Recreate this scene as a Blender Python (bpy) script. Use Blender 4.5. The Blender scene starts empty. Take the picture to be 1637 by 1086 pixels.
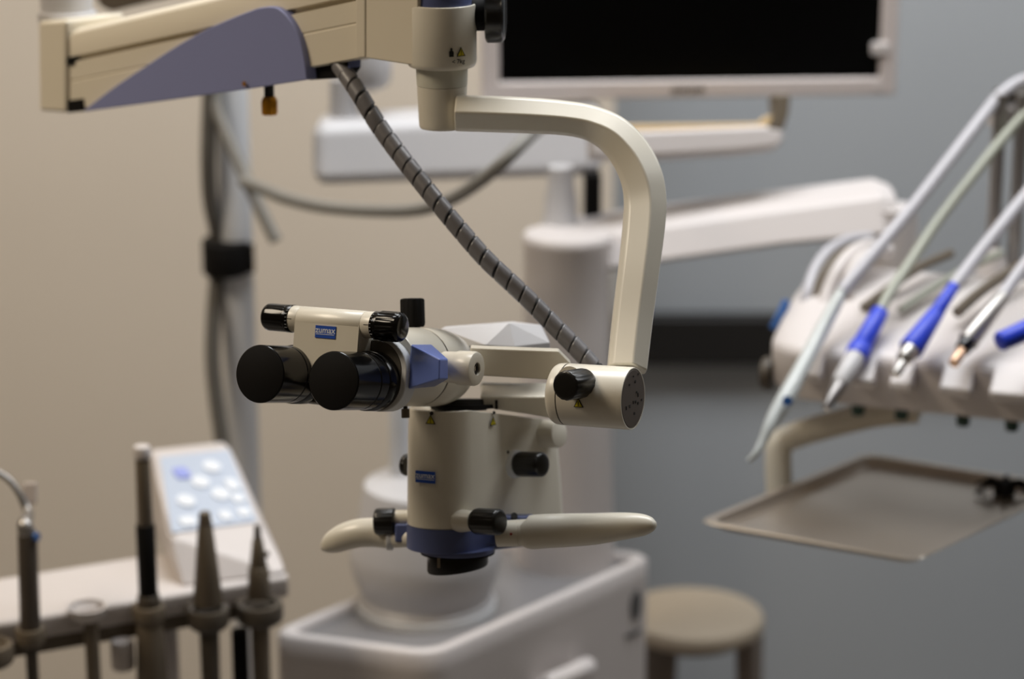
import bpy, bmesh, math
from mathutils import Vector, Matrix

SC = bpy.context.scene
COL = SC.collection
V = Vector
PI = math.pi
W, H, FPX = 1637.0, 1086.0, 1637.0 * 85.0 / 36.0
PITCH = math.radians(16.0)
CAM = V((0, 0, 1.62))
FW = V((0, math.cos(PITCH), -math.sin(PITCH)))
UP = V((0, math.sin(PITCH), math.cos(PITCH)))
RT = V((1, 0, 0))

# ------------------------------------------------------------------ measuring
def ray(px, py):
    return FW + RT * ((px - W / 2) / FPX) - UP * ((py - H / 2) / FPX)
def P(px, py, d):
    """point at depth d along the view axis (metres)"""
    return CAM + ray(px, py) * d
def onz(px, py, z):
    r = ray(px, py)
    return CAM + r * ((z - CAM.z) / r.z)
def ony(px, py, y):
    r = ray(px, py)
    return CAM + r * (y / r.y)
def z_at(p, py):
    """height above ground point p at which picture row py is met"""
    k = -(py - H / 2) / FPX
    # dot(UP,q)=k*dot(FW,q), q=p-CAM with unknown z
    a = UP.z - k * FW.z
    b = k * FW.y * p.y - UP.y * p.y
    return CAM.z + b / a
def depth(p):
    return (p - CAM).dot(FW)
def cdir(r, u, t):
    return (RT * r + UP * u - FW * t).normalized()

# ------------------------------------------------------------------ materials
def lin(c):
    return tuple(((x / 255.0) / 12.92 if x / 255.0 <= 0.04045 else ((x / 255.0 + 0.055) / 1.055) ** 2.4) for x in c)
def mat(name, rgb, rough=0.4, metal=0.0, coat=0.0, bump=0.0, bscale=300.0, var=0.0, vscale=6.0, trans=0.0, spec=0.5):
    m = bpy.data.materials.new(name)
    m.use_nodes = True
    nt = m.node_tree
    b = nt.nodes['Principled BSDF']
    c = lin(rgb)
    b.inputs['Base Color'].default_value = (*c, 1)
    b.inputs['Roughness'].default_value = rough
    b.inputs['Metallic'].default_value = metal
    b.inputs['Coat Weight'].default_value = coat
    b.inputs['Specular IOR Level'].default_value = spec
    b.inputs['Coat Roughness'].default_value = 0.15
    b.inputs['Transmission Weight'].default_value = trans
    tc = nt.nodes.new('ShaderNodeTexCoord')
    if var:
        n = nt.nodes.new('ShaderNodeTexNoise'); n.inputs['Scale'].default_value = vscale; n.inputs['Detail'].default_value = 4
        r = nt.nodes.new('ShaderNodeMix'); r.data_type = 'RGBA'
        r.inputs[6].default_value = (*[x * (1 - var) for x in c], 1)
        r.inputs[7].default_value = (*[min(1, x * (1 + var)) for x in c], 1)
        nt.links.new(tc.outputs['Object'], n.inputs['Vector'])
        nt.links.new(n.outputs['Fac'], r.inputs[0])
        nt.links.new(r.outputs[2], b.inputs['Base Color'])
    if bump:
        n2 = nt.nodes.new('ShaderNodeTexNoise'); n2.inputs['Scale'].default_value = bscale
        bp = nt.nodes.new('ShaderNodeBump'); bp.inputs['Strength'].default_value = bump; bp.inputs['Distance'].default_value = 0.0005
        nt.links.new(tc.outputs['Object'], n2.inputs['Vector'])
        nt.links.new(n2.outputs['Fac'], bp.inputs['Height'])
        nt.links.new(bp.outputs['Normal'], b.inputs['Normal'])
    return m

CREAM = mat('cream_enamel', (224, 218, 203), 0.34, coat=0.25, bump=0.04, bscale=700, var=0.02)
CREAM2 = mat('cream_extrusion', (224, 215, 196), 0.45, bump=0.05, bscale=500, var=0.02)
LILAC = mat('lilac_plastic', (134, 140, 182), 0.5, bump=0.05, bscale=600, var=0.02)
BLUEP = mat('slate_blue_plastic', (96, 114, 178), 0.35, coat=0.2, bump=0.05, bscale=600)
NAVY = mat('dull_blue_plastic', (86, 96, 138), 0.42, bump=0.05, bscale=600)
GREYRING = mat('pale_grey_plastic', (222, 224, 226), 0.4)
SEAM = mat('dark_seam_rubber', (22, 20, 18), 0.6)
BLACKG = mat('black_gloss_plastic', (8, 7, 7), 0.17, coat=0.0, spec=.42)
BLACKK = mat('black_knob_plastic', (11, 10, 9), 0.32, coat=0.15)
BLACKM = mat('black_matte_rubber', (14, 12, 11), 0.75, spec=.2)
BRASS = mat('amber_brass', (205, 142, 36), 0.35, metal=0.7)
DARKMET = mat('dark_plate_metal', (92, 82, 73), 0.5, metal=0.2, var=0.05, vscale=40)
LABELB = mat('label_blue', (28, 78, 178), 0.45)
LABELW = mat('label_white', (225, 230, 238), 0.5)
YELLOW = mat('warning_yellow', (208, 192, 20), 0.5)
INK = mat('black_ink', (12, 10, 8), 0.6)
RED = mat('red_dot_paint', (150, 30, 25), 0.5)
WRAP = mat('grey_spiral_plastic', (112, 110, 112), 0.4, coat=0.15)
CABLE = mat('black_cable_rubber', (14, 14, 16), 0.6)
GCABLE = mat('grey_cable_vinyl', (126, 123, 117), 0.5)
POLEW = mat('white_pole_enamel', (206, 208, 212), 0.4)
WHITE = mat('white_unit_plastic', (208, 201, 198), 0.4, var=0.015)
WHITEC = mat('cool_white_plastic', (192, 190, 191), 0.38, var=0.015)
TAN = mat('tan_plastic', (206, 176, 128), 0.5)
BEZEL = mat('monitor_bezel', (206, 196, 192), 0.45)
SCREEN = mat('black_screen', (3, 3, 3), 0.3, spec=.12)
STEEL = mat('brushed_steel', (170, 166, 162), 0.35, metal=0.85, var=0.05, vscale=60)
COPPERY = mat('pale_copper_metal', (204, 168, 140), 0.35, metal=0.6)
TIPGREY = mat('grey_tip_metal', (128, 124, 122), 0.35, metal=0.8)
TRAYM = mat('satin_tray_steel', (206, 195, 182), 0.28, metal=0.85, var=0.06, vscale=8)
BLUEH = mat('royal_blue_silicone', (34, 62, 200), 0.4, bump=0.5, bscale=420)
BLUEF = mat('blue_fitting', (40, 88, 150), 0.4)
DKGREY = mat('dark_grey_plastic', (74, 66, 56), 0.5)
BROWNG = mat('taupe_grey_plastic', (104, 93, 78), 0.5, var=0.05)
KEYPAD = mat('pale_blue_membrane', (184, 194, 210), 0.3)
KEYW = mat('white_key', (228, 232, 238), 0.35)
KEYB = mat('periwinkle_key', (150, 160, 222), 0.35)
GREENK = mat('dark_green_knob', (30, 62, 52), 0.4)
HOSE = mat('pale_grey_hose', (184, 182, 187), 0.4)
HOSEG = mat('greenish_hose', (158, 160, 146), 0.35)
TOPPL = mat('grey_worktop', (126, 124, 125), 0.3, var=0.03)
STOOLV = mat('beige_vinyl', (186, 172, 152), 0.5, var=0.03)
STOOLL = mat('taupe_leg', (120, 108, 98), 0.5)
EMBLEM = mat('dark_emblem', (88, 88, 88), 0.5)

# ------------------------------------------------------------------ mesh kit
class G:
    def __init__(s):
        s.v = []; s.f = []; s.m = []; s.cur = 0
    def add(s, vs, fs):
        o = len(s.v); s.v += [V(x) for x in vs]
        for f in fs:
            s.f.append([i + o for i in f]); s.m.append(s.cur)
        return s
    def lathe(s, p0, axis, prof, seg=48, flute=None, ref=None):
        """prof: (t, r) along axis from p0; flute: (n, depth, t0, t1)"""
        a = V(axis).normalized()
        x = V(ref) if ref is not None else (V((0, 0, 1)) if abs(a.z) < 0.9 else V((1, 0, 0)))
        x = (x - a * x.dot(a)).normalized(); y = a.cross(x)
        vs = []
        for t, r in prof:
            for k in range(seg):
                th = 2 * PI * k / seg
                rr = r
                if flute and flute[2] <= t <= flute[3]:
                    c = 0.5 - 0.5 * math.cos(flute[0] * th)
                    rr = r * (1 - flute[1] * (1 - c) ** 2)
                vs.append(V(p0) + a * t + (x * math.cos(th) + y * math.sin(th)) * rr)
        fs = []
        n = len(prof)
        for i in range(n - 1):
            for k in range(seg):
                k2 = (k + 1) % seg
                fs.append([i * seg + k, i * seg + k2, (i + 1) * seg + k2, (i + 1) * seg + k])
        fs.append([k for k in range(seg)][::-1]); fs.append([(n - 1) * seg + k for k in range(seg)])
        return s.add(vs, fs)
    def cyl(s, p0, p1, r0, r1=None, bev=0.0, seg=40, flute=None):
        p0 = V(p0); p1 = V(p1); L = (p1 - p0).length; r1 = r0 if r1 is None else r1
        if bev <= 0:
            pr = [(0, r0), (L, r1)]
        else:
            pr = [(0, r0 - bev), (bev * .3, r0 - bev * .3), (bev, r0), (L - bev, r1), (L - bev * .3, r1 - bev * .3), (L, r1 - bev)]
            if flute: flute = (flute[0], flute[1], bev * .9, L - bev * .9)
        return s.lathe(p0, p1 - p0, pr, seg, flute)
    def tube(s, pts, r, seg=16, flat=1.0, nref=None, caps=True, rn=None):
        pts = [V(p) for p in pts]; n = len(pts)
        rs = r if isinstance(r, (list, tuple)) else [r] * n
        T = [(pts[min(i + 1, n - 1)] - pts[max(i - 1, 0)]).normalized() for i in range(n)]
        x = V(nref) if nref is not None else (V((0, 0, 1)) if abs(T[0].z) < 0.8 else V((1, 0, 0)))
        vs = []
        for i in range(n):
            x = (x - T[i] * x.dot(T[i])).normalized(); y = T[i].cross(x)
            r2 = rn[i] if rn else rs[i] * flat
            for k in range(seg):
                th = 2 * PI * k / seg
                vs.append(pts[i] + x * math.cos(th) * rs[i] + y * math.sin(th) * r2)
        fs = []
        for i in range(n - 1):
            for k in range(seg):
                k2 = (k + 1) % seg
                fs.append([i * seg + k, i * seg + k2, (i + 1) * seg + k2, (i + 1) * seg + k])
        if caps:
            fs.append([k for k in range(seg)][::-1]); fs.append([(n - 1) * seg + k for k in range(seg)])
        return s.add(vs, fs)
    def loft(s, rings, cap0=True, cap1=True):
        n = len(rings[0]); vs = [p for r in rings for p in r]; fs = []
        for i in range(len(rings) - 1):
            for k in range(n):
                k2 = (k + 1) % n
                fs.append([i * n + k, i * n + k2, (i + 1) * n + k2, (i + 1) * n + k])
        if cap0: fs.append(list(range(n))[::-1])
        if cap1: fs.append([(len(rings) - 1) * n + k for k in range(n)])
        return s.add(vs, fs)
    def prism(s, poly, vec):
        return s.loft([[V(p) for p in poly], [V(p) + V(vec) for p in poly]])
    def box(s, o, a, b, c):
        """corner o, edge vectors a b c"""
        o, a, b, c = V(o), V(a), V(b), V(c)
        return s.loft([[o, o + a, o + a + b, o + b], [o + c, o + a + c, o + a + b + c, o + b + c]])
    def hull(s, pts):
        bm = bmesh.new()
        for p in pts: bm.verts.new(p)
        bmesh.ops.convex_hull(bm, input=bm.verts)
        bmesh.ops.dissolve_limit(bm, angle_limit=0.02, verts=bm.verts, edges=bm.edges)
        bm.verts.index_update()
        s.add([v.co.copy() for v in bm.verts if v.link_faces or True], [[v.index for v in f.verts] for f in bm.faces])
        bm.free(); return s
    def build(s, name, m, parent=None, bevel=0.0, seg=3, sharp=38, sub=0, origin=None):
        root = parent
        while root is not None and root.parent is not None: root = root.parent
        org = V(root.location) if root is not None else (V(origin) if origin is not None else V((0, 0, 0)))
        me = bpy.data.meshes.new(name)
        me.from_pydata([tuple(v - org) for v in s.v], [], s.f)
        ms = m if isinstance(m, (list, tuple)) else [m]
        for x in ms: me.materials.append(x)
        for i, p in enumerate(me.polygons): p.material_index = s.m[i]
        bm = bmesh.new(); bm.from_mesh(me)
        bmesh.ops.recalc_face_normals(bm, faces=bm.faces)
        lim = math.radians(sharp)
        for f in bm.faces: f.smooth = True
        if not bevel:
            for e in bm.edges:
                if len(e.link_faces) == 2 and e.calc_face_angle(0) > lim: e.smooth = False
        bm.to_mesh(me); bm.free()
        o = bpy.data.objects.new(name, me); COL.objects.link(o)
        if root is not None: o.parent = parent
        else: o.location = org
        if bevel:
            b = o.modifiers.new('edge', 'BEVEL'); b.width = bevel; b.segments = seg
            b.limit_method = 'ANGLE'; b.angle_limit = lim; b.harden_normals = True
        if sub:
            b = o.modifiers.new('smooth', 'SUBSURF'); b.levels = sub; b.render_levels = sub
        return o

def smooth_path(pts, n=8):
    """Catmull-Rom through tuples/vectors of any length"""
    pts = [list(p) for p in pts]
    q = [[2 * a - b for a, b in zip(pts[0], pts[1])]] + pts + [[2 * a - b for a, b in zip(pts[-1], pts[-2])]]
    out = []
    for i in range(1, len(q) - 2):
        for k in range(n):
            t = k / n
            out.append([0.5 * (2 * b + (c - a) * t + (2 * a - 5 * b + 4 * c - d) * t * t + (3 * b - a - 3 * c + d) * t ** 3)
                        for a, b, c, d in zip(q[i - 1], q[i], q[i + 1], q[i + 2])])
    out.append(pts[-1]); return out

def thing(name, label, cat, loc, group=None):
    o = bpy.data.objects.new(name, None); COL.objects.link(o)
    o.location = V(loc); o.empty_display_size = 0.02
    tag(o, label, cat, group); return o
def tag(o, label, cat, group=None):
    o['label'] = label; o['category'] = cat
    if group: o['group'] = group
    return o
def structure(o, label=None):
    o['kind'] = 'structure'
    if label: o['label'] = label
    return o

def text_into(g, s, c, u, v, size, n_off=0.0, align='CENTER'):
    cu = bpy.data.curves.new('lettering', 'FONT'); cu.body = s; cu.size = size
    cu.align_x = align; cu.align_y = 'CENTER'; cu.resolution_u = 3; cu.offset = size * 0.012
    ob = bpy.data.objects.new('lettering', cu); COL.objects.link(ob)
    dg = bpy.context.evaluated_depsgraph_get()
    me = bpy.data.meshes.new_from_object(ob.evaluated_get(dg))
    u = V(u).normalized(); v = V(v).normalized(); n = u.cross(v)
    g.add([V(c) + u * p.co.x + v * p.co.y + n * n_off for p in me.vertices], [list(f.vertices) for f in me.polygons])
    bpy.data.objects.remove(ob); bpy.data.curves.remove(cu); bpy.data.meshes.remove(me)
    return g
def warning(name, c, u, v, size, parent):
    """black-edged yellow triangle with an exclamation mark"""
    u = V(u).normalized(); v = V(v).normalized(); n = u.cross(v); c = V(c); g = G()
    def tri(s, off):
        return [c + (v * 0.58 * s) + n * off, c - (v * 0.42 * s) - (u * 0.56 * s) + n * off, c - (v * 0.42 * s) + (u * 0.56 * s) + n * off]
    g.cur = 1; g.prism(tri(size, 0.0), n * 0.0004)
    g.cur = 0; g.prism([p - v * size * .02 for p in tri(size * 0.74, 0.0002)], n * 0.0004)
    g.cur = 1
    a = size * 0.05
    g.prism([c + v * .26 * size - u * a, c + v * .26 * size + u * a, c - v * .1 * size + u * a * .6, c - v * .1 * size - u * a * .6], n * 0.0008)
    g.prism([c - v * .17 * size - u * a, c - v * .17 * size + u * a, c - v * .26 * size + u * a, c - v * .26 * size - u * a], n * 0.0008)
    return g.build(name, [YELLOW, INK], parent)
def plate_logo(c, u, v, w, h, parent):
    """blue maker's plate, white lower-case lettering, rule below it"""
    u = V(u).normalized(); v = V(v).normalized(); n = u.cross(v); c = V(c)
    g = G(); g.box(c - u * w / 2 - v * h / 2, u * w, v * h, n * 0.0006)
    pl = g.build('logo_plate', LABELB, parent)
    g = G(); text_into(g, 'zumax', c + v * h * .13, u, v, w * 0.37, 0.0008)
    g.box(c - u * w * .45 - v * h * .22 + n * 0.0006, u * w * .9, v * h * .045, n * 0.0003)
    g.build('lettering', LABELW, pl)
    return pl
def knob(name, p0, axis, r, L, parent, m=None, n=16, seg=96, dep=.06, dome=.25):
    b = r * dome
    pr = [(0, r * .86), (L * .05, r * .95), (L * .14, r), (L - b, r * .985), (L - b * .5, r * .94), (L - b * .15, r * .84), (L, r * .7), (L + .0002, .0001)]
    return G().lathe(p0, axis, pr, seg, (n, dep, L * .1, L - b * .9)).build(name, m or BLACKK, parent)

# ================================================================== setting
g = G().box((-3, -.6, -.1), (6, 0, 0), (0, 4.6, 0), (0, 0, .1))
fl = structure(g.build('floor', mat('grey_vinyl_floor', (120, 116, 112), 0.45, var=.06, vscale=3)))
g = G().box((-3, -.6, 2.7), (6, 0, 0), (0, 4.6, 0), (0, 0, .1))
structure(g.build('ceiling', mat('ceiling_paint', (222, 218, 210), 0.8, var=.02)))
WB, WL = 3.58, 3.38
xe = ony(978, 600, WL).x
WALLG = mat('grey_wall_paint', (170, 174, 178), 0.7, bump=.1, bscale=180, var=.02)
WALLB = mat('beige_wall_paint', (214, 203, 188), 0.7, bump=.1, bscale=180, var=.02)
g = G().box((xe - .1, WB, 0), (3.1 - xe, 0, 0), (0, .1, 0), (0, 0, 2.7))
structure(g.build('wall_back', WALLG))
g = G().box((-3, WL, 0), (xe + 3, 0, 0), (0, .4, 0), (0, 0, 2.7))
structure(g.build('wall_left', WALLB))
z0 = ony(1150, 585, WB - .03).z; z1 = ony(1150, 506, WB - .03).z
g = G().box((xe + .002, WB - .035, z0), (2.2, 0, 0), (0, .036, 0), (0, 0, z1 - z0))
structure(g.build('trim_1', mat('black_rail', (20, 17, 15), .55), bevel=.006), 'black horizontal rail running along the grey wall')

# ================================================================== dental microscope
HD = 1.985
head_c = P(706, 60, HD)
MS = thing('dental_microscope', 'cream dental microscope with black binocular eyepieces hanging from a jointed spring arm', 'microscope', (head_c.x, head_c.y, 0.9))

# --- spring arm (boom)
LB, RB = P(112, 100, 2.33), P(575, 30, 2.02)
bdir = V((RB.x - LB.x, RB.y - LB.y, 0)).normalized()
bn = V((bdir.y, -bdir.x, 0))           # towards the viewer
def onboom(px, py, off=0.0):
    o = LB + bn * off; r = ray(px, py)
    return CAM + r * ((o - CAM).dot(bn) / r.dot(bn))
def boom_ring(px, top, bot, th, fr):
    a, b = onboom(px, top), onboom(px, bot)
    ring = []
    def at(f, dpt): return b.lerp(a, f) - bn * dpt
    for f, dd in fr: ring.append(at(f, dd))
    ring += [at(1, th), at(0, th)]
    return ring
prof = [(0, .004), (.02, 0), (.36, 0), (.375, .0010), (.39, 0), (.60, 0), (.612, .006), (.655, .006), (.667, 0), (.92, 0), (.97, .003), (1, .010)]
g = G().loft([boom_ring(112, 47, 179, .062, prof), boom_ring(590, -66, 92, .062, prof)])
g.build('spring_arm', CREAM2, MS)
# end block at the far left and its dark joint
g = G().prism([onboom(60, 34, .004), onboom(105, 32, .004), onboom(105, 181, .004), onboom(62, 178, .004)], -bn * .07)
eb = g.build('arm_end_block', CREAM2, MS, bevel=.004)
G().prism([onboom(100, 84, -.004), onboom(118, 84, -.004), onboom(136, 178, -.004), onboom(100, 178, -.004)], -bn * .05).build('joint_gap', BLACKM, MS)
for q in ([(107, 161), (131, 158), (133, 178), (107, 181)], [(105, 92), (117, 90), (117, 103), (105, 105)]):
    G().prism([onboom(a, b, .0025) for a, b in q], -bn * .02).build('end_clip', BLACKM, MS, bevel=.0015)
# pivot post going up to the horizontal arm carried by the pole
pv = P(107, 25, 2.37)
G().lathe((pv.x, pv.y, z_at(pv, 42)), (0, 0, 1), [(0, .025), (.003, .028), (.014, .029), (.016, .0255), (.40, .0255)], 40).build('pivot_post', WHITEC, MS)
pole_t = P(373, 250, 2.93)
zx = z_at(pv, 42) + .32
ax = V((pole_t.x - pv.x, pole_t.y - pv.y, 0)); axn = ax.normalized(); axs = V((-axn.y, axn.x, 0))
G().box(V((pv.x, pv.y, zx)) - axn * .05 - axs * .035, axn * (ax.length + .1), axs * .07, V((0, 0, .085))).build('extension_arm', CREAM2, MS, bevel=.012)
# grey bracket behind the arm
yub = P(210, 0, 2.62).y
lo = [ony(a_, b_, yub) for a_, b_ in [(150, -10), (160, 10), (178, 19), (275, -4), (278, -20)]]
hi = [V((ony(278, 0, yub).x, yub, zx + .004)), V((ony(190, 0, yub).x, yub, zx + .004))]
G().prism(lo + hi, V((0, .05, 0))).build('arm_strut', BROWNG, MS, bevel=.003)
# lilac cover plate
cv = smooth_path([(133, 177), (180, 141), (235, 104), (285, 72), (330, 47), (375, 27), (412, 13)], 5)[:-1] + \
     smooth_path([(412, 13), (430, 11), (446, 15), (464, 34), (478, 62), (486, 96), (490, 128)], 6)
cov = [onboom(x, y, .006) for x, y in cv] + [onboom(400, 142, .006), onboom(250, 163, .006), onboom(136, 178.5, .006)]
G().prism(cov, -bn * .012).build('arm_cover', LILAC, MS, bevel=.0025, sharp=60)
c0 = onboom(391, 134, .008)
G().cyl(c0, c0 + bn * .001, .0022).build('brass_dot', BRASS, MS)
# amber lock knob below
kp = onboom(430, 140, -.015)
G().cyl((kp.x, kp.y, z_at(kp, 158)), (kp.x, kp.y, z_at(kp, 130)), .0045).build('lock_stem', SEAM, MS)
zt, zb = z_at(kp, 154), z_at(kp, 183)
g = G().lathe((kp.x, kp.y, zb), (0, 0, 1), [(0, .0066), (.001, .0072), ((zt - zb) * .7, .0074), ((zt - zb) * .9, .0062), (zt - zb, .0048)], 48, (8, .07, 0, .02))
g.build('lock_knob', BRASS, MS)
# cable outlet under the boom
q = [onboom(489, 92, -.006), onboom(556, 84, -.006), onboom(557, 112, -.006), onboom(547, 125, -.006), onboom(489, 129, -.006)]
G().prism(q, -bn * .016).build('cable_outlet', BLACKM, MS, bevel=.003)
g = G().box(onboom(556, 90, -.005), bdir * .0022, V((0, 0, -.010)), -bn * .012)
g.build('outlet_lip', NAVY, MS)

# --- swivel head
sp = HD / FPX
hr = 56 * sp
def hz(py): return z_at(head_c + V((0, -hr * .9, 0)), py)
zb, zt = hz(113.5), hz(12)
hc = V((head_c.x, head_c.y, 0))
g = G().lathe(hc + V((0, 0, zb)), (0, 0, 1), [(0, hr * .93), (.0012, hr * .97), (.004, hr), (zt - zb - .0018, hr), (zt - zb - .0005, hr * .985), (zt - zb, hr * .955), (zt - zb - .0006, hr * .9), (zt - zb - .006, hr * .895)], 72)
g.build('swivel_head', CREAM, MS)
G().lathe(hc + V((0, 0, zt - .012)), (0, 0, 1), [(0, hr * .88), (.012, hr * .88), (.03, hr * .84), (.04, hr * .7), (.042, .001)], 56).build('swivel_cap', NAVY, MS)
def onhead(px, py, off=0.0):
    o = hc + bn * (hr * .985 + off); r = ray(px, py); return CAM + r * ((o - CAM).dot(bn) / r.dot(bn))
G().prism([onhead(568, -60, .0012), onhead(583.5, -60, .0012), onhead(583.5, 92.5, .0012), onhead(573, 92.5, .0012), onhead(568, 86, .0012)], -bn * .05).build('head_spacer', CREAM2, MS, bevel=.0015)
G().prism([onhead(584, -60), onhead(668, -60), onhead(668, 105), onhead(648, 103), onhead(584, 93)], -bn * .052).build('head_block', CREAM2, MS, bevel=.0015)
# big black lock knob on the right
kc = P(764, 22, HD)
G().cyl(kc - V((.012, 0, 0)), kc + V((.008, 0, 0)), .014, .014).build('knob_stem', BLACKM, MS)
knob('lock_knob', kc + V((.0065, 0, 0)), (1, -.06, 0), .0245, .0165, MS, BLACKK, n=6, dep=.09, dome=.2)
# load pictograms
def head_pt(px, py, off=0.0006):
    th = math.asin(max(-1, min(1, (px - 706) / 56.0)))
    n = V((math.sin(th), -math.cos(th), 0)); p = hc + n * (hr + off)
    return V((p.x, p.y, z_at(p, py))), V((math.cos(th), math.sin(th), 0))
c, u = head_pt(737, 84)
warning('warning_label', c - V((0, -.0002, 0)), u, (0, 0, 1), .0074, MS)
c, u = head_pt(722.5, 84)
n = u.cross(V((0, 0, 1)))
g = G(); s = sp
g.prism([c + u * x * s + V((0, 0, y * s)) for x, y in [(-3.6, -7), (3.6, -7), (3.6, 1), (1.8, 3), (-1.8, 3), (-3.6, 1)]], n * .0004)
g.prism([c + u * 1.9 * s * math.cos(a) + V((0, 0, 5 * s + 2.3 * s * math.sin(a))) for a in [k * PI / 6 for k in range(12)]], n * .0004)
g.build('weight_symbol', INK, MS)
c, u = head_pt(733, 98.5)
text_into(G(), '< 7kg', c, u, (0, 0, 1), .0052, .0002).build('load_lettering', INK, MS)
# neck
nz0, nz1 = hz(213), hz(112)
nc = head_c
g = G().lathe(hc + V((0, 0, nz0)), (0, 0, 1), [(0, 36 * sp), (.0012, 37.2 * sp), (.003, 37.8 * sp), ((nz1 - nz0) * .68, 40.6 * sp)], 64)
g.build('neck', CREAM, MS)
g = G().lathe(hc + V((0, 0, nz0 + (nz1 - nz0) * .685)), (0, 0, 1), [(0, 40.9 * sp), ((nz1 - nz0) * .33, 42 * sp)], 64)
g.build('neck_collar', mat('grey_cream_enamel', (206, 204, 190), .4), MS)

# --- C-shaped yoke arm, eight-sided bar
path = smooth_path([(728, 181.5, 1.985, 28.5), (790, 183.5, 1.983, 28.5), (850, 186, 1.981, 28), (905, 190, 1.978, 27), (945, 198, 1.975, 28), (980, 216, 1.97, 31), (1008, 247, 1.965, 33),
                    (1025, 282, 1.96, 34), (1031.5, 318, 1.956, 34), (1030, 360, 1.95, 33.5), (1022, 430, 1.94, 32.5), (1012, 510, 1.93, 32), (1003, 590, 1.918, 31.5)], 7)
cen = [P(a, b, d) for a, b, d, _ in path]
wid = [w * d / FPX for a, b, d, w in path]
NP = V((0, -1, .06)).normalized()
rings = []
for i, c in enumerate(cen):
    t = (cen[min(i + 1, len(cen) - 1)] - cen[max(i - 1, 0)]).normalized()
    n = (NP - t * NP.dot(t)).normalized()
    s_ = n.cross(t).normalized()             # outer side: up on the run, right on the drop
    if s_.dot(UP) < 0 and s_.dot(RT) < 0: s_ = -s_
    w = wid[i]; k = .0145
    sec = [(1.0, .15), (.20, 1.0), (-.80, .40), (-1.0, .12), (-1.0, -.8), (-.8, -1.0), (.6, -1.0), (1.0, -.6)]
    rings.append([c + s_ * (w * a) + n * (k * b) for a, b in sec])
G().loft(rings).build('yoke_arm', CREAM, MS, bevel=.0018, sharp=20)

# --- joint housing, a drum on its side
jl, jr = P(891, 629.5, 1.925), P(1012, 637.5, 1.897)
ja = (jr - jl).normalized(); jL = (jr - jl).length; jR = 50 * 1.91 / FPX
cut = jL * .135
g = G().lathe(jl, ja, [(-.0012, jR * .86), (0, jR * .94), (.002, jR * .985), (.005, jR), (cut, jR)], 72)
g.build('joint_end_cap', CREAM, MS)
G().lathe(jl, ja, [(cut - .0002, jR * .985), (cut + .0012, jR * .985)], 64).build('joint_seam', SEAM, MS)
g = G().lathe(jl, ja, [(cut + .0009, jR * .99), (cut + .0012, jR), (jL - .0012, jR), (jL, jR * .985), (jL, jR * .955), (jL - .001, jR * .95)], 72)
jh = g.build('joint_housing', CREAM, MS)
dc = jr - ja * .0006
jd = G().lathe(dc, ja, [(-.002, jR * .93), (0.0003, jR * .93), (.0007, jR * .91), (.0008, .0002)], 64).build('joint_disc', DARKMET, MS)
ju = (V((0, 0, 1)) - ja * ja.z).normalized(); jw = ja.cross(ju)  # ju up
jv = ju.cross(ja)
g = G()
for a, b, r in [(.25, .55, .0012), (-.28, .58, .0009), (.32, .15, .0010), (.40, -.28, .0012), (.72, -.25, .001), (.02, -.55, .0012), (.12, .78, .0007), (.55, .75, .0007)]:
    pdir = jw if jw.dot(-FW) < 0 else -jw
    cc = dc + ja * .0006 + pdir * (a * jR * .9) + ju * (b * jR * .9)
    g.cyl(cc, cc + ja * .0006, r, seg=12)
for a, b, w_, h_ in [(-.66, -.16, .0010, .0030), (-.36, -.15, .0026, .0008), (-.33, -.22, .0022, .0007), (-.02, -.13, .0009, .0026), (.2, -.17, .0024, .0022), (.44, .02, .0010, .0034)]:
    pdir = jw if jw.dot(-FW) < 0 else -jw
    cc = dc + ja * .0006 + pdir * (a * jR * .9) + ju * (b * jR * .9)
    g.box(cc - pdir * w_ / 2 - ju * h_ / 2, pdir * w_, ju * h_, ja * .0006)
g.build('disc_marks', INK, MS)
# its knob and warning label
kb, kf = P(931, 613, 1.893), P(903, 617, 1.872)
knob('joint_knob', kb + (kb - kf).normalized() * .004, kf - kb, 24.5 * 1.875 / FPX, (kf - kb).length + .004, MS, BLACKK, n=14, dep=.035, dome=.12)
cc = P(924, 610, 1.905)
G().cyl(cc, cc + (kf - kb).normalized() * .012, .0135, .0128).build('knob_boss', CREAM, MS)
def drum_pt(px, py):
    r = ray(px, py).normalized(); o = CAM - jl
    d_ = r - ja * r.dot(ja); o_ = o - ja * o.dot(ja)
    A = d_.dot(d_); B = 2 * d_.dot(o_); C = o_.dot(o_) - jR * jR
    t = (-B - math.sqrt(max(0, B * B - 4 * A * C))) / (2 * A)
    p = CAM + r * t; n = (p - jl); n = (n - ja * n.dot(ja)).normalized(); return p, n
p, n = drum_pt(925, 645)
warning('warning_label', p + n * .0002, ja, n.cross(ja), 15.5 * 1.89 / FPX, MS)

# --- link bar between pivot boss and joint
ylb = P(830, 580, 1.95).y
q = [ony(a, b, ylb) for a, b in [(752, 556), (772, 557), (893, 561.5), (913, 582), (913, 610), (776, 602), (752, 601)]]
G().prism(q, V((0, .009, 0))).build('link_bar', CREAM, MS, bevel=.0014)
ebx = cdir(.88, -.05, .47)
bp = P(763, 590, 1.925)
g = G().lathe(bp - ebx * .03, ebx, [(0, .0125), (.012, .0128), (.0135, .0137), (.0272, .0139), (.0293, .0132), (.03, .0118), (.03, .0052), (.0275, .005)], 56)
g.build('pivot_boss', CREAM, MS)
G().lathe(bp - ebx * .0036, ebx, [(0, .0049), (.0022, .0049), (.0023, .0028), (.0005, .0026)], 6).build('hex_socket', SEAM, MS)
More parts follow.
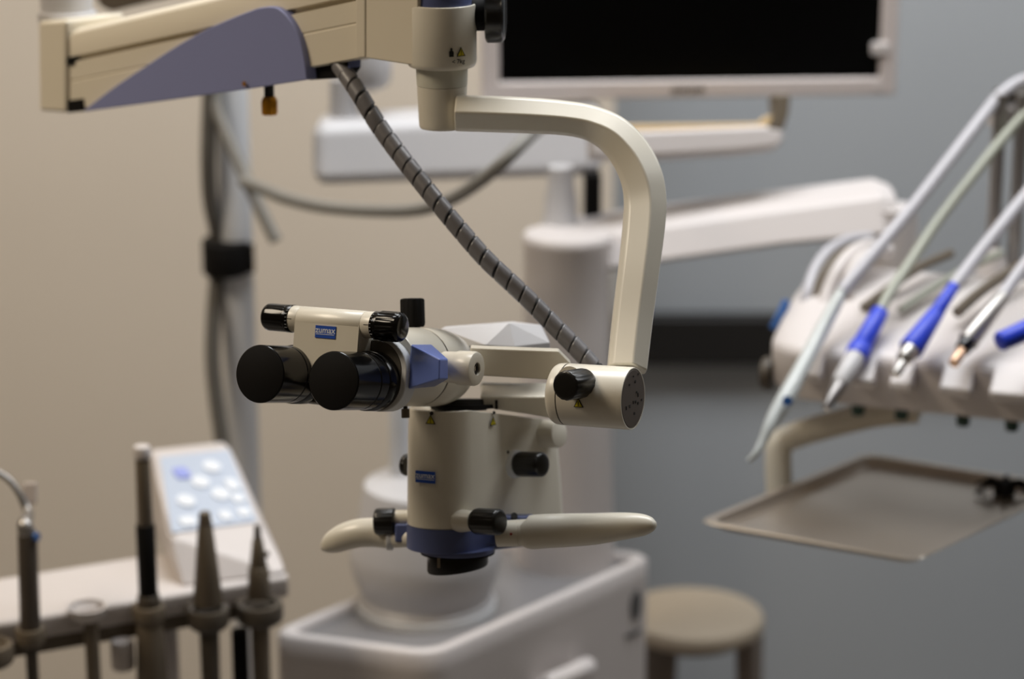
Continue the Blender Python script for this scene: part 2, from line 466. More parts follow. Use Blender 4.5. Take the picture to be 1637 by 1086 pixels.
# carrier block over the body top
ycb = P(830, 645, 2.03).y
q = [ony(a, b, ycb) for a, b in [(768, 634), (890, 634), (892, 672), (848, 664), (768, 652)]]
G().prism(q, V((0, .04, 0))).build('carrier_block', CREAM, MS, bevel=.002)
q = [P(768, 612, 2.06), P(890, 616, 2.06), P(890, 628, 2.06), P(768, 628, 2.06)]
G().prism(q, FW * .03).build('carrier_rail', GREYRING, MS, bevel=.002)

# --- binocular tube
YA = math.radians(28.5)
ea = cdir(-math.sin(YA), .02, math.cos(YA))
eu = cdir(math.cos(YA), -.070, math.sin(YA))
eu = (eu - ea * eu.dot(ea)).normalized(); ev = ea.cross(eu)
BO = P(473.5, 603.5, 1.885)
def B(a, u, v): return BO + (ea * a + eu * u + ev * v) * .001
RE = 23.0
for u in (-34.5, 34.5):
    pr = [(-.0006, RE - .4), (-.0018, RE), (-18, RE), (-33, RE), (-33.6, RE - .6), (-34.4, RE - .6), (-35, RE), (-46, RE), (-47, RE + .8), (-58, RE + 1.0), (-64, RE + 1.0)]
    pr = [(-t * .001 if t < -.01 else 0.0008, r * .001) for t, r in pr]
    pr = [(0.0003, (RE - .5) * .001), (0.0009, RE * .001)] + pr[2:]
    e = G().lathe(B(0, u, 0), -ea, pr, 72).build('eyepiece', BLACKG, MS)
    G().lathe(B(.3, u, 0), -ea, [(0, (RE - 1.2) * .001), (.0003, (RE - .7) * .001), (.002, (RE - .7) * .001)], 72).build('eyepiece_cap', BLACKM, e)
# prism housing behind the eyepieces
def arc(cu, cv_, r, a0, a1, n=10):
    return [(cu + r * math.cos(math.radians(a0 + (a1 - a0) * k / n)), cv_ + r * math.sin(math.radians(a0 + (a1 - a0) * k / n))) for k in range(n + 1)]
out = arc(-34.5, 1, 24, 270, 75, 16) + [(-12, 25)] + arc(37.5, 9, 26, 112, 0, 12) + arc(39.5, 0, 24, 0, -90, 8)
for a0, th, sc_, m_, nm in [(-59.6, 1.0, .93, GREYRING, 'prism_housing_front'), (-60.2, 16, 1.0, GREYRING, 'prism_housing')]:
    r0 = [B(a0, u * sc_, v * sc_) for u, v in out]
    G().loft([r0, [p - ea * th * .001 for p in r0]]).build(nm, m_ if nm != 'prism_housing_front' else mat('grey_gloss_plastic', (88, 84, 78), .25, coat=.2), MS, bevel=.0012, sharp=50)
# bridge plate with the logo and the shaft with two width knobs
PA = -40
shc = 44.5
g = G()
front = [(-31.5, shc), (-31.5, 22), (-28, 15), (-2, -10), (4, -10), (26, 13), (29, 21), (29.2, shc)]
g.loft([[B(PA, u, v) for u, v in front], [B(PA - 22, u, v) for u, v in front]])
g.lathe(B(PA - 10.6, -31.5, shc), eu, [(0, .0104), (.0006, .0108), (.0601, .0108), (.0607, .0104)], 56)
br = g.build('bridge_plate', CREAM, MS)
cl = B(PA + .05, -1.5, 36.2)
plate_logo(cl, eu, ev, .0192, .0098, MS)
for s_, L in ((-1, 7.5), (1, 8.5)):
    c0 = B(PA - 10.6, (29.4 if s_ > 0 else -31.7), shc); a_ = eu * s_
    G().lathe(c0, a_, [(0, .0104), (.0005, .0106), (L * .001, .0108)], 56).build('shaft_sleeve', CREAM, MS)
    c1 = c0 + a_ * L * .001
    nref = ea
    kb_ = G().lathe(c1, a_, [(0, .0110), (.0004, .0113), (.0055, .0113), (.006, .0109)], 64).build('scale_ring', BLACKG, MS)
    L2 = .0215 if s_ < 0 else .0195
    rr = .0111 if s_ < 0 else .0121
    G().lathe(c1 + a_ * .0058, a_, [(0, rr * .98), (.0006, rr), (L2 - .005, rr), (L2 - .0025, rr * .97), (L2 - .0008, rr * .86), (L2, rr * .7), (L2 + .0001, .0003)], 120,
              (15, .05 if s_ > 0 else .02, .0005, L2 - .004)).build('width_knob', BLACKG, MS)
    th = math.radians(14)
    def shp(along, ang, r):
        return c0 + a_ * along + (ea * math.cos(ang) + ev * math.sin(ang)) * r
    g = G(); n_ = ea
    g.box(shp(L * .001 * .45, .0, .0106) - ev * .00025, a_ * L * .001 * .55, ev * .0005, ea * .0003)
    g.build('index_mark', INK, MS)
    g = G()
    for k in range(-3, 5):
        an = k * .26 + .1
        o_ = shp(L * .001 + .0006, an, .01133); tn = (-ea * math.sin(an) + ev * math.cos(an))
        g.box(o_ - tn * .0001, a_ * (.0022 if k % 4 == 1 else .0014), tn * .0002, (ea * math.cos(an) + ev * math.sin(an)) * .0002)
    an = .36
    o_ = shp(L * .001 + .0039, an, .01135)
    text_into(g, '75', o_, eu, -ea * math.sin(an) + ev * math.cos(an), .0026, .0002)
    g.build('scale_lettering', LABELW, MS)

# barrel behind
GC = P(666, 587, 1.975)
rb = 63.5 * 1.975 / FPX
g = G().lathe(GC + ea * .052, -ea, [(0, rb * .93), (.002, rb * .96), (.049, rb * .995), (.0508, rb * .985)], 72)
g.build('rotating_barrel', CREAM, MS)
G().lathe(GC + ea * .0018, -ea, [(0, rb * .97), (.0034, rb * .97)], 72).build('barrel_seam', SEAM, MS)
g = G().lathe(GC - ea * .0011, -ea, [(0, rb * .985), (.0012, rb), (.022, rb), (.034, rb * .97), (.044, rb * .90), (.052, rb * .76), (.056, rb * .55), (.057, rb * .2)], 72)
g.build('rear_barrel', CREAM, MS)
# slate blue wedge on the side
A_, F_ = P(657, 551, 1.912), P(653, 622, 1.912)
B_, E_ = P(691, 551, 1.94), P(697, 618, 1.94)
G1, G2, C_, D_ = P(703, 574, 1.888), P(702, 607, 1.888), P(716.5, 574, 1.902), P(716.5, 607, 1.902)
inn = FW * .05 - RT * .002
vs = [A_, F_, E_, B_, G1, G2, D_, C_, A_ + inn, F_ + inn, E_ + inn, B_ + inn]
fs = [[0, 1, 5, 4], [0, 4, 7, 3], [1, 2, 6, 5], [4, 5, 6, 7], [3, 7, 6, 2], [0, 8, 9, 1], [1, 9, 10, 2], [2, 10, 11, 3], [3, 11, 8, 0], [8, 11, 10, 9]]
G().add(vs, fs).build('side_wedge', BLUEP, MS, bevel=.0014, sharp=15)
# black upright knob on top
kt = P(660, 525, 1.985)
ku = cdir(-.02, 1, .0)
knob('top_knob', kt + ku * .001, ku, 20 * 1.985 / FPX, 46 * 1.985 / FPX, MS, BLACKM, n=14, dep=.04, dome=.15)
G().cyl(kt - ku * .008, kt + ku * .003, .006).build('knob_stem', SEAM, MS)
# knurled screw below
ks = P(648, 650, 1.97)
G().cyl(ks + ku * .02, ks - ku * .0035, .0018).build('screw_stem', SEAM, MS)
G().cyl(ks - ku * .0018, ks - ku * .0095, .0034, bev=.0006, seg=48, flute=(16, .08, 0, 1)).build('lock_screw', BROWNG, MS)
# faceted white splitter housing at the rear
pts = [P(706, 526, 2.04), P(712, 522, 2.05), P(814, 516, 2.03), P(823, 554, 2.02), P(776, 552, 2.015), P(700, 556, 2.04),
       P(864, 520.5, 2.05), P(879, 548, 2.04), P(879, 559, 2.04), P(823, 556, 2.02), P(785, 548, 2.02)]
pts += [P(705, 526, 2.10), P(820, 514, 2.10), P(866, 520, 2.10), P(880, 560, 2.10), P(700, 556, 2.10)]
G().hull(pts).build('splitter_housing', WHITEC, MS, bevel=.0014, sharp=12)

# --- optical body
YB = math.radians(36)
bv = cdir(.0, 1, .11)
bnn = cdir(-math.sin(YB), 0, math.cos(YB)); bnn = (bnn - bv * bnn.dot(bv)).normalized(); bu = bv.cross(bnn)
bk = cdir(math.cos(YB), .015, math.sin(YB))
OO = P(709, 745, 2.02)
mm = 2.0 / FPX
def BB(n, u, v): return OO + bnn * n + bu * u + bv * v
def u_ring(r, L, vf, grow=0.0, rc=.02):
    pts = []
    for k in range(25):
        a = PI * k / 24
        pts.append((math.sin(a) * (r + grow), -math.cos(a) * (r + grow)))
    # sides then rounded rear corners
    rr = r + grow
    for k in range(9):
        a = PI / 2 * k / 8
        pts.append((-(L + grow - rc) - rc * math.sin(a), rr - rc + rc * math.cos(a)))
    for k in range(9):
        a = PI / 2 * k / 8
        pts.append((-(L + grow - rc) - rc * math.cos(a), -rr + rc - rc * math.sin(a)))
    return [BB(n, u, vf(n)) for n, u in pts]
v_top, v_bot = 96 * mm, -95 * mm
def vb_(n): return v_bot + min(0, n) * .10
def lv(f): return lambda n: vb_(n) + f * (v_top + (min(0, n) * .19) - vb_(n))
rings = [u_ring(55 * mm, .134, lambda n: lv(1)(n)), u_ring(57 * mm, .137, lv(.82)), u_ring(58.5 * mm, .141, lv(.45)), u_ring(59 * mm, .145, lv(0))]
G().loft(rings).build('optical_body', CREAM, MS, bevel=.0015, sharp=50)
rings = [u_ring(59 * mm, .145, lambda n: vb_(n) + .0002, .0006), u_ring(59 * mm, .145, lambda n: vb_(n) - .0194, .0006), u_ring(59 * mm, .145, lambda n: vb_(n) - .0202, -.001)]
G().loft(rings).build('base_band', NAVY, MS, sharp=50)
LC = BB(-.016, .0, 0)
lc = OO + bnn * -.008 + bu * .0085
G().lathe(lc + bv * (v_bot - .0195), -bv, [(0, 61 * mm), (.0035, 61 * mm), (.0042, 60 * mm)], 64).build('lens_mount', NAVY, MS)
G().lathe(lc + bv * (v_bot - .0235), -bv, [(0, 60 * mm), (.0016, 60 * mm)], 64).build('lens_ring', BLACKM, MS)
g = G().lathe(lc + bv * (v_bot - .024), -bv, [(0, 50 * mm), (.0135, 50 * mm), (.0155, 48.5 * mm), (.0155, 43 * mm), (.0135, 42 * mm)], 72)
for p in g.v:
    rel = p - lc; t = -(rel.dot(bv)) + v_bot - .024
    if t > .006: p += bv * ((rel.dot(RT) + .010) * .14)
ln = g.build('objective_lens', BLACKG, MS)
G().box(P(699, 893, 1.9895), RT * .0024, -UP * .008, FW * .002).build('lens_mark', BROWNG, MS)
# labels on the nose
def body_pt(px, py, off=.0008):
    # on the rounded nose: px relative to the axis
    r = 57.5 * mm
    x = max(-.98, min(.98, (px - 709) / 57.5))
    n = (RT * x - FW * math.sqrt(1 - x * x)); n = (n - bv * n.dot(bv)).normalized()
    p = OO + n * (r + off)
    k = ((W / 2, py))
    # slide along bv to row py
    for _ in range(6):
        q_ = p - CAM; yy = H / 2 - FPX * q_.dot(UP) / q_.dot(FW)
        p = p + bv * ((yy - py) * mm)
    return p, n
p, n = body_pt(683, 763, .0012)
plate_logo(p, bv.cross(n), bv, .0185, .0098, MS)
p, n = body_pt(691, 672)
warning('warning_label', p, bv.cross(n), bv, .0078, MS)
p, n = body_pt(692, 661, -.0002)
G().cyl(p, p + n * .0006, .0016).build('set_screw', INK, MS)
def side_pt(px, py, off=.0):
    o = OO + bu * (58 * mm + off); r = ray(px, py); return CAM + r * ((o - CAM).dot(bu) / r.dot(bu))
for a, b in [(789, 660), (811, 723)]:
    p = side_pt(a, b, -.0008); G().cyl(p, p + bu * .001, .0014).build('set_screw', INK, MS)
p = side_pt(788, 674, .0006)
warning('warning_label', p, -bnn, bv, .0078, MS)
# side knob, rear boss, knob on the far side
p = side_pt(817, 742, -.003)
G().cyl(p - bk * .003, p + bk * .0075, .0125, .0118, bev=.0008).build('knob_collar', GREYRING, MS)
knob('side_knob', p + bk * .0072, bk, 20.5 * 2.03 / FPX, .0265, MS, BLACKK, n=18, dep=.03)
p = side_pt(866, 694, -.004)
G().cyl(p, p + bk * .019, 23 * 2.07 / FPX, 22 * 2.07 / FPX, bev=.0012).build('rear_boss', CREAM, MS)
p = OO - bu * .028 - bnn * .028 + bv * .0
p = P(656, 744, depth(p))
knob('far_knob', p, -bu, .0098, .0062, MS, BLACKK, n=18, dep=.03)
# clamp knobs at the base
p = P(741, 833, 1.998)
g = G().lathe(p - bk * .006, bk, [(0, .0098), (.006, .0094), (.014, .0084), (.016, .0082)], 48)
g.build('clamp_stub', CREAM, MS)
knob('clamp_knob', p + bk * .0118, bk, 21.5 * 1.985 / FPX, .0265, MS, BLACKK, n=18, dep=.03)
p = P(657, 828, 2.055); bl_ = cdir(-.97, -.02, -.12)
G().cyl(p - bl_ * .006, p + bl_ * .0145, .0068).build('clamp_stub', CREAM, MS)
p = P(633, 834, 2.057)
knob('clamp_knob', p, bl_, 22 * 2.06 / FPX, .0185, MS, BLACKK, n=18, dep=.03)
# handle bracket and handles
G().box(P(631, 838, 2.046), P(700, 838, 2.046) - P(631, 838, 2.046), P(631, 868, 2.046) - P(631, 838, 2.046), FW * .02).build('handle_bracket', NAVY, MS, bevel=.002)
G().box(P(800, 826, 2.02), RT * .028, -UP * .0255, FW * .03).build('bracket_block', NAVY, MS, bevel=.002)
hp = smooth_path([(846, 851, 1.995, 24), (850, 851.2, 1.994, 27.5), (875, 849.5, 1.99, 27.5), (910, 848, 1.985, 27), (950, 846, 1.975, 25.5), (985, 842.5, 1.968, 23), (1010, 840.5, 1.963, 20.5), (1030, 839.5, 1.96, 17), (1043, 839, 1.957, 11), (1049, 838.5, 1.956, 4)], 6)
def handle(hp, nm):
    cs = [P(a, b, d) for a, b, d, r in hp]; rs = [r * d / FPX for a, b, d, r in hp]
    return G().tube(cs, rs, 32, nref=UP, rn=[min(x, .0125) for x in rs]).build(nm, CREAM, MS, sharp=60)
hd = handle(hp, 'handle')
c0, c1 = P(795, 854, 2.0), P(853, 851.5, 1.994)
ad = (c1 - c0).normalized(); LL = (c1 - c0).length
G().lathe(c0, ad, [(0, .0108), (LL * .60, .0112), (LL * .605, .0106), (LL * .63, .0106), (LL * .635, .0112), (LL, .0112)], 48).build('handle_socket', CREAM, MS)
p = P(817, 854, 1.9875)
G().cyl(p, p - FW * .0018, .0011).build('red_dot', RED, MS)
p = P(822, 828, 2.018)
G().cyl(p, p - FW * .004 + UP * .002, .0028).build('lock_pin', SEAM, MS)
hp = smooth_path([(624, 853.5, 2.072, 20), (620, 853.5, 2.072, 23.5), (600, 851.5, 2.075, 23.5), (575, 852.5, 2.078, 23), (553, 858, 2.082, 22), (535, 866, 2.086, 19), (524, 872, 2.088, 14), (517, 876, 2.09, 7), (515, 877.5, 2.091, 2.5)], 6)
handle(hp, 'handle')
c0, c1 = P(665, 860, 2.048), P(622, 862, 2.062)
G().cyl(c0, c1, .0078, .0078).build('handle_socket', CREAM, MS)
c0 = P(629, 861, 2.062)
G().cyl(c0, c0 - RT * .006, .0102, bev=.0008).build('handle_ring', GREYRING, MS)

# dovetail plate between the barrel and the body
dp = P(740, 648, 2.04); dv = cdir(0, 1, .03)
G().lathe(dp - dv * .0022, dv, [(0, 53 * mm), (.0034, 53 * mm)], 64).build('dovetail_plate', BLACKM, MS)
G().cyl(P(735, 638, 2.04), P(735, 656, 2.04), 44 * mm).build('dovetail_neck', SEAM, MS)
p = P(791.5, 640, 2.025)
G().box(p, RT * .0022, -UP * .0078, FW * .004).build('dovetail_stop', BLACKM, MS)

# --- spiral wrapped cable
cp = smooth_path([(534, 92, 2.064), (543, 105, 2.062), (557, 124, 2.055), (578, 157, 2.045), (606, 202, 2.04), (640, 249, 2.03), (672, 290, 2.02), (705, 331, 2.01), (740, 373, 2.005), (776, 414, 2.0), (812, 448, 1.998), (850, 484, 1.996), (886, 521, 1.994), (918, 553, 1.99), (944, 582, 1.985), (960, 606, 1.98)], 10)
cpt = [P(*p) for p in cp]
L = [0]
for i in range(1, len(cpt)): L.append(L[-1] + (cpt[i] - cpt[i - 1]).length)
def at_len(x):
    x = max(0, min(L[-1], x))
    for i in range(1, len(L)):
        if L[i] >= x:
            t = (x - L[i - 1]) / max(1e-9, L[i] - L[i - 1]); return cpt[i - 1].lerp(cpt[i], t)
    return cpt[-1]
G().tube(cpt, .0062, 20).build('cable_core', CABLE, MS)
# one ribbon wound tightly round the core, small gaps between its turns
pitch, gap = .0148, .0017
g = G()
ns = 24
turns = int(L[-1] / pitch)
x0 = V((0, 0, 1)); frames = []
N = turns * ns
prev = None
va = []
rows = []
xref = V((1, 0, 0))
for i in range(N + 1):
    s_ = (i / ns) * pitch
    c = at_len(s_); t = (at_len(s_ + .002) - at_len(s_ - .002)).normalized()
    xref = (xref - t * xref.dot(t)).normalized(); y = t.cross(xref)
    th = 2 * PI * i / ns
    row = []
    for off, r in [(gap / 2, .0062), (gap / 2, .0073), (gap / 2 + .0008, .00765), (pitch - gap / 2 - .0008, .00765), (pitch - gap / 2, .0073), (pitch - gap / 2, .0062)]:
        # shear so each turn is almost square across the cable with a slight slant
        cc = at_len(s_ + off); rr = r * (1.0 - .06 * (s_ / L[-1] < .0))
        row.append(cc + (xref * math.cos(th) + y * math.sin(th)) * rr)
    rows.append(row)
g.loft(rows)
g.build('spiral_wrap', WRAP, MS, sharp=22)

# ================================================================== pole and cables on the left
PZ = z_at(pole_t, 160)
PO = thing('equipment_pole', 'white upright pole behind the control panel, black strap round it', 'pole', (pole_t.x, pole_t.y, 0))
G().cyl((pole_t.x, pole_t.y, .02), (pole_t.x, pole_t.y, zx + .10), .0205, bev=.002).build('pole_tube', POLEW, PO)
G().lathe((pole_t.x, pole_t.y, 0), (0, 0, 1), [(0, .21), (.012, .215), (.022, .205), (.035, .06), (.05, .03)], 56).build('pole_base', POLEW, PO)
PD = 2.93
st = V((pole_t.x - .012, pole_t.y, z_at(pole_t, 432)))
h_ = z_at(pole_t, 381) - z_at(pole_t, 432)
sx = .0275
def oval(z, e):
    return [V((st.x + math.cos(a) * (.0290 + e), st.y - .006 + math.sin(a) * (.040 + e), z)) for a in [2 * PI * k / 40 for k in range(40)]]
g = G().loft([oval(st.z, -.001), oval(st.z + .002, 0), oval(st.z + h_ - .002, 0), oval(st.z + h_, -.001)])
g.box(V((st.x + .018, st.y - .028, st.z + .002)), V((.017, .006, 0)), V((0, .012, 0)), V((0, 0, h_ - .006)))
tag(g.build('cable_strap', BLACKM, origin=(st.x, st.y, st.z)), 'black strap wrapped round the white pole and its grey cable', 'strap')
def cable(name, pts, r, label, m=GCABLE, seg=14, grp=None, at=P):
    q = [at(*p) for p in smooth_path(pts, 8)]
    return tag(G().tube(q, r, seg).build(name, m, origin=q[-1]), label, 'cable', grp)
yp = pole_t.y
cable('power_cable', [(337, 120, yp - .03), (334, 200, yp - .03), (333, 260, yp - .03), (336, 320, yp - .02), (347, 375, yp - .006), (349, 405, yp - .006), (347, 435, yp - .006), (342, 500, yp - .025), (340, 570, yp - .04), (346, 640, yp - .05), (357, 720, yp - .06), (365, 800, yp - .06)], .0095,
      'grey cable hanging down the left side of the white pole through the strap', mat('dark_grey_cable_vinyl', (98, 95, 90), .5), at=ony)
cable('signal_cable', [(340, 120, 2.88), (346, 170, 2.88), (364, 220, 2.875), (385, 268, 2.87), (400, 300, 2.865), (418, 338, 2.86), (441, 385, 2.855)], .0078,
      'short grey cable with a loose cut end, slanting across the white pole')
cable('hose_cable', [(388, 290, 2.85), (420, 302, 2.83), (460, 318, 2.8), (520, 331, 2.76), (600, 337, 2.72), (670, 335, 2.68), (722, 318, 2.64), (770, 288, 2.6), (812, 252, 2.58), (850, 214, 2.6), (880, 192, 2.66), (915, 187, 2.74), (945, 196, 2.80), (955, 205, 2.86)], .0075,
      'long grey cable sagging from the white pole across to the curved arm')

# ================================================================== monitor
ml, mr = P(771, 161, 2.90), P(1432, 150, 2.935)
mw = V((mr.x - ml.x, mr.y - ml.y, 0)); mwn = mw.normalized(); mn = V((mwn.y, -mwn.x, 0))
mz = ml.z; MH = .335
MO = thing('monitor', 'flat monitor with a dark screen and pale bezel, on the grey wall side', 'monitor', (ml.x + mw.x / 2, ml.y + mw.y / 2, mz))
M0 = V((ml.x, ml.y, mz))
def mp(a, z, o=0): return M0 + mwn * a + V((0, 0, z)) + mn * o
ML = mw.length
bw, bb = .0205, .021
g = G()
outer = [(0, 0), (ML, 0), (ML, MH), (0, MH)]; inner = [(bw, bb), (ML - bw, bb), (ML - bw, MH - .02), (bw, MH - .02)]
vs = [mp(a, z, 0) for a, z in outer] + [mp(a, z, 0) for a, z in inner] + [mp(a, z, -.006) for a, z in inner] + [mp(a, z, -.045) for a, z in outer]
fs = [[0, 1, 5, 4], [1, 2, 6, 5], [2, 3, 7, 6], [3, 0, 4, 7]] + [[4, 5, 9, 8], [5, 6, 10, 9], [6, 7, 11, 10], [7, 4, 8, 11]] + [[0, 12, 13, 1], [1, 13, 14, 2], [2, 14, 15, 3], [3, 15, 12, 0], [12, 15, 14, 13], [8, 9, 10, 11]]
G().add(vs, fs).build('bezel', BEZEL, MO, bevel=.003)
G().box(mp(bw, bb, -.0058), mwn * (ML - 2 * bw), V((0, 0, MH - .02 - bb)), mn * .001).build('screen', SCREEN, MO)
g = G()
for k in range(4):
    a = ML * .455 + k * .0105
    z = .0055
    for x0_, z0_, w_, h_2 in [(0, 0, .0018, .008), (.0055, 0, .0018, .008), (0, .0064, .0073, .0016), (0, .003 if k % 2 else 0, .0073, .0016)]:
        g.box(mp(a + x0_, z + z0_, 0), mwn * w_, V((0, 0, h_2)), mn * .0008)
g.build('bezel_lettering', EMBLEM, MO)
G().box(mp(ML - bw - .012, bb + .028, -.005), mwn * .022, V((0, 0, .016)), mn * .008).build('bezel_clip', WHITE, MO, bevel=.003)
g = G().cyl(mp(ML - .022, .010, -.0005), mp(ML - .022, .010, .001), .004)
g.build('power_button', WHITE, MO)
# bracket and bar that carry the monitor
d_ = 2.80
G().prism([P(1234, 150, d_), P(1264, 150, d_), P(1261, 182, d_), P(1252, 208, d_), P(1226, 208, d_), P(1236, 182, d_)], FW * .04).build('monitor_bracket', BROWNG, MO, bevel=.003)
q = [P(940, 212, d_), P(1225, 200, d_), P(1252, 205, d_), P(1253, 222, d_), P(1244, 236, d_), P(1180, 243, d_), P(1070, 250, d_), P(940, 252, d_)]
G().prism(q, FW * .06).build('carrier_bar', WHITE, MO, bevel=.006)
q = [P(940, 200, d_ + .004), P(1210, 196, d_ + .004), P(1226, 184, d_ + .004), P(1246, 186, d_ + .004), P(1250, 209, d_ + .004), P(940, 216, d_ + .004)]
G().prism(q, FW * .05).build('bar_pad', TAN, MO, bevel=.004)

# ================================================================== dental unit: cabinet, bowl column, hub and arms
zc = onz(690, 1051, 0).z
CD = 2.62
fr = P(692, 1047, CD); ztop = fr.z
cFL, cFR, cBR, cBL = onz(424, 1012, ztop), onz(692, 1047, ztop), onz(1052, 886, ztop), onz(560, 930, ztop)
# square the plan up: front edge direction and side edge direction
side = (cBR - cFR); fdir = (cFL - cFR)
cBL = cFL + side
DU = thing('dental_unit', 'white dental unit cabinet with tapered bowl column, hub and two jointed arms', 'dental unit', (cFR.x, cFR.y, 0))
def down(p, z): return V((p.x, p.y, z))
rim = .015
sd = side.normalized(); fd = fdir.normalized()
pl4 = [cFR, cFL, cBL, cBR]

g = G()
inn4 = [cFR + sd * rim + fd * rim, cFL + sd * rim - fd * rim, cBL - sd * rim - fd * rim, cBR - sd * rim + fd * rim]
hgt = V((0, 0, .028))
def rnd(p4, r, z):
    out_ = []
    c_ = sum(p4, V((0, 0, 0))) / 4
    for i in range(4):
        a, b, c = p4[i - 1], p4[i], p4[(i + 1) % 4]
        u1, u2 = (a - b).normalized(), (c - b).normalized()
        for k in range(7):
            t = k / 6
            out_.append(down(b + u1 * r * (1 - t) ** 2 + u2 * r * t ** 2, z))
    return out_
G().loft([rnd(pl4, .034, 0), rnd(pl4, .034, ztop - .028)]).build('cabinet', WHITE, DU)
rings = [rnd(pl4, .034, ztop - .0275), rnd(pl4, .034, ztop - .004), rnd([p.lerp(q_, .25) for p, q_ in zip(pl4, inn4)], .032, ztop), rnd([p.lerp(q_, .75) for p, q_ in zip(pl4, inn4)], .028, ztop), rnd(inn4, .026, ztop - .004), rnd(inn4, .026, ztop - .012)]
G().loft(rings, True, False).build('cabinet_rim', WHITE, DU, sharp=70)
G().loft([rnd(inn4, .026, ztop - .014), rnd(inn4, .026, ztop - .0105)]).build('top_plate', TOPPL, DU)
zpl = ztop - .0105
# emblem on the side face
sn = V((sd.y, -sd.x, 0))
def sidep(px, py, off=.0):
    o = cFR + sn * off; r = ray(px, py); return CAM + r * ((o - CAM).dot(sn) / r.dot(sn))
g = G(); o_ = .0005
ce = sidep(1016, 968, o_)
g.prism([ce + sd * (.010 * math.cos(a)) + V((0, 0, .019 * math.sin(a))) for a in [2 * PI * k / 16 for k in range(16)]], sn * .0015)
ce2 = sidep(1012, 1016, o_)
g.box(ce2 - sd * .014, sd * .028, V((0, 0, .005)), sn * .0015)
g.build('side_emblem', EMBLEM, DU)
# pull handle low on the side
c1 = sidep(860, 1085, 0); c2 = sidep(916, 1060, 0)
G().tube([c1 + sn * .0 - V((0, 0, .02)), c1 + sn * .02, c1.lerp(c2, .5) + sn * .028 + V((0, 0, .004)), c2 + sn * .02, c2 + sn * .0 - V((0, 0, .02))], .012, 14).build('pull_handle', WHITE, DU)
# tapered bowl column
bc = onz(681, 968, zpl); bc.z = zpl
bd = depth(bc); bs = bd / FPX
zz = lambda py: z_at(V((bc.x, bc.y - .0, 0)), py)
g = G().lathe(bc, (0, 0, 1), [(0, 107 * bs), (.004, 109 * bs), (.012, 109 * bs), (.014, 105 * bs), (.016, 103 * bs), (.022, 104 * bs), (.034, 112 * bs), (.055, 120 * bs), (.075, 119 * bs), (zz(830) - zpl, 106 * bs), (zz(782) - zpl, 98 * bs), (zz(778) - zpl + .004, 95 * bs), (zz(778) - zpl + .006, 88 * bs), (zz(778) - zpl + .007, .001)], 72)
g.build('bowl_column', WHITEC, DU)
G().lathe(bc + V((0, 0, -.001)), (0, 0, 1), [(0, 112 * bs), (.008, 112 * bs), (.010, 109.5 * bs)], 72).build('bowl_ring', GREYRING, DU)
pp = P(639, 740, bd - .02)
G().cyl((pp.x, pp.y, zz(778) - .03), (pp.x, pp.y, z_at(pp, 606)), 16.5 * bs, bev=.002).build('filler_post', POLEW, DU)
# hub column
HBD = 2.86
hbp = P(905, 600, HBD); hs = HBD / FPX
hcx = V((hbp.x, hbp.y, 0))
za = lambda py: z_at(hbp, py)
G().lathe(down(hcx, zpl), (0, 0, 1), [(0, 82 * hs), (.02, 80 * hs), (za(690) - zpl, 74 * hs), (za(520) - zpl, 69 * hs), (za(392) - zpl, 68 * hs), (za(386) - zpl, 70.5 * hs), (za(378) - zpl, 70.5 * hs), (za(372) - zpl, 66 * hs), (za(370) - zpl, 50 * hs)], 64).build('hub_column', WHITE, DU)
hcs = P(896, 374, HBD)
G().lathe(V((hcs.x, hcs.y, za(374))), (0, 0, 1), [(0, 32 * hs), (.010, 27 * hs), (za(330) - za(374), 25 * hs), (za(312) - za(374), 21 * hs), (za(280) - za(374), 20 * hs)], 40).build('hub_spindle', WHITEC, DU)
pb = P(946, 345, HBD + .02)
G().box(P(933, 350, HBD + .03), RT * .021, V((0, 0, .053)), V((0, .03, 0))).build('black_connector', BLACKM, DU, bevel=.003)
# long arm to the instrument console
def armring(px, yt, yb, d, th, ch):
    a, b = P(px, yt, d), P(px, yb, d)
    b = V((a.x, a.y, b.z))
    hgt_ = a.z - b.z
    return [b, b.lerp(a, .10) - V((0, .004, 0)), b.lerp(a, 1 - ch) + V((0, .016, 0)), a + V((0, .032, 0)), a + V((0, th, 0)), b + V((0, th, 0))]
rings = [armring(868, 386, 455, HBD - .055, .11, .14), armring(1063, 360, 424, HBD - .065, .11, .14), armring(1250, 334, 398, HBD - .085, .10, .14), armring(1412, 311, 384, HBD - .10, .09, .14), armring(1437, 316, 380, HBD - .09, .07, .15)]
G().loft(rings).build('console_arm', WHITE, DU, bevel=.012, seg=4, sharp=28)
# upper arm and the spindle at its left end
def ubox(px, yt, yb, d):
    a, b = P(px, yt, d), P(px, yb, d); b = V((a.x, a.y, b.z)); th = .10
    return [b, a + V((0, .022, 0)), a + V((0, th, 0)), b + V((0, th, 0))]
G().loft([ubox(496, 203, 306, 2.82), ubox(966, 178, 290, 2.87)]).build('upper_arm', WHITEC, DU, bevel=.018, seg=5, sharp=25)
up_ = P(550, 175, 2.88); us = 2.88 / FPX
zu = lambda py: z_at(up_, py)
G().lathe(down(up_, zu(200)), (0, 0, 1), [(0, 34 * us), (zu(190) - zu(200), 24 * us), (zu(125) - zu(200), 22 * us)], 40).build('upper_spindle', WHITEC, DU)
ud = P(584, 120, 2.88)
G().lathe(down(ud, z_at(ud, 143)), (0, 0, 1), [(0, 20 * us), (.004, 34 * us), (.012, 41 * us), (.03, 43 * us), (.075, 43 * us), (.09, 30 * us)], 48).build('lamp_base', WHITEC, DU)

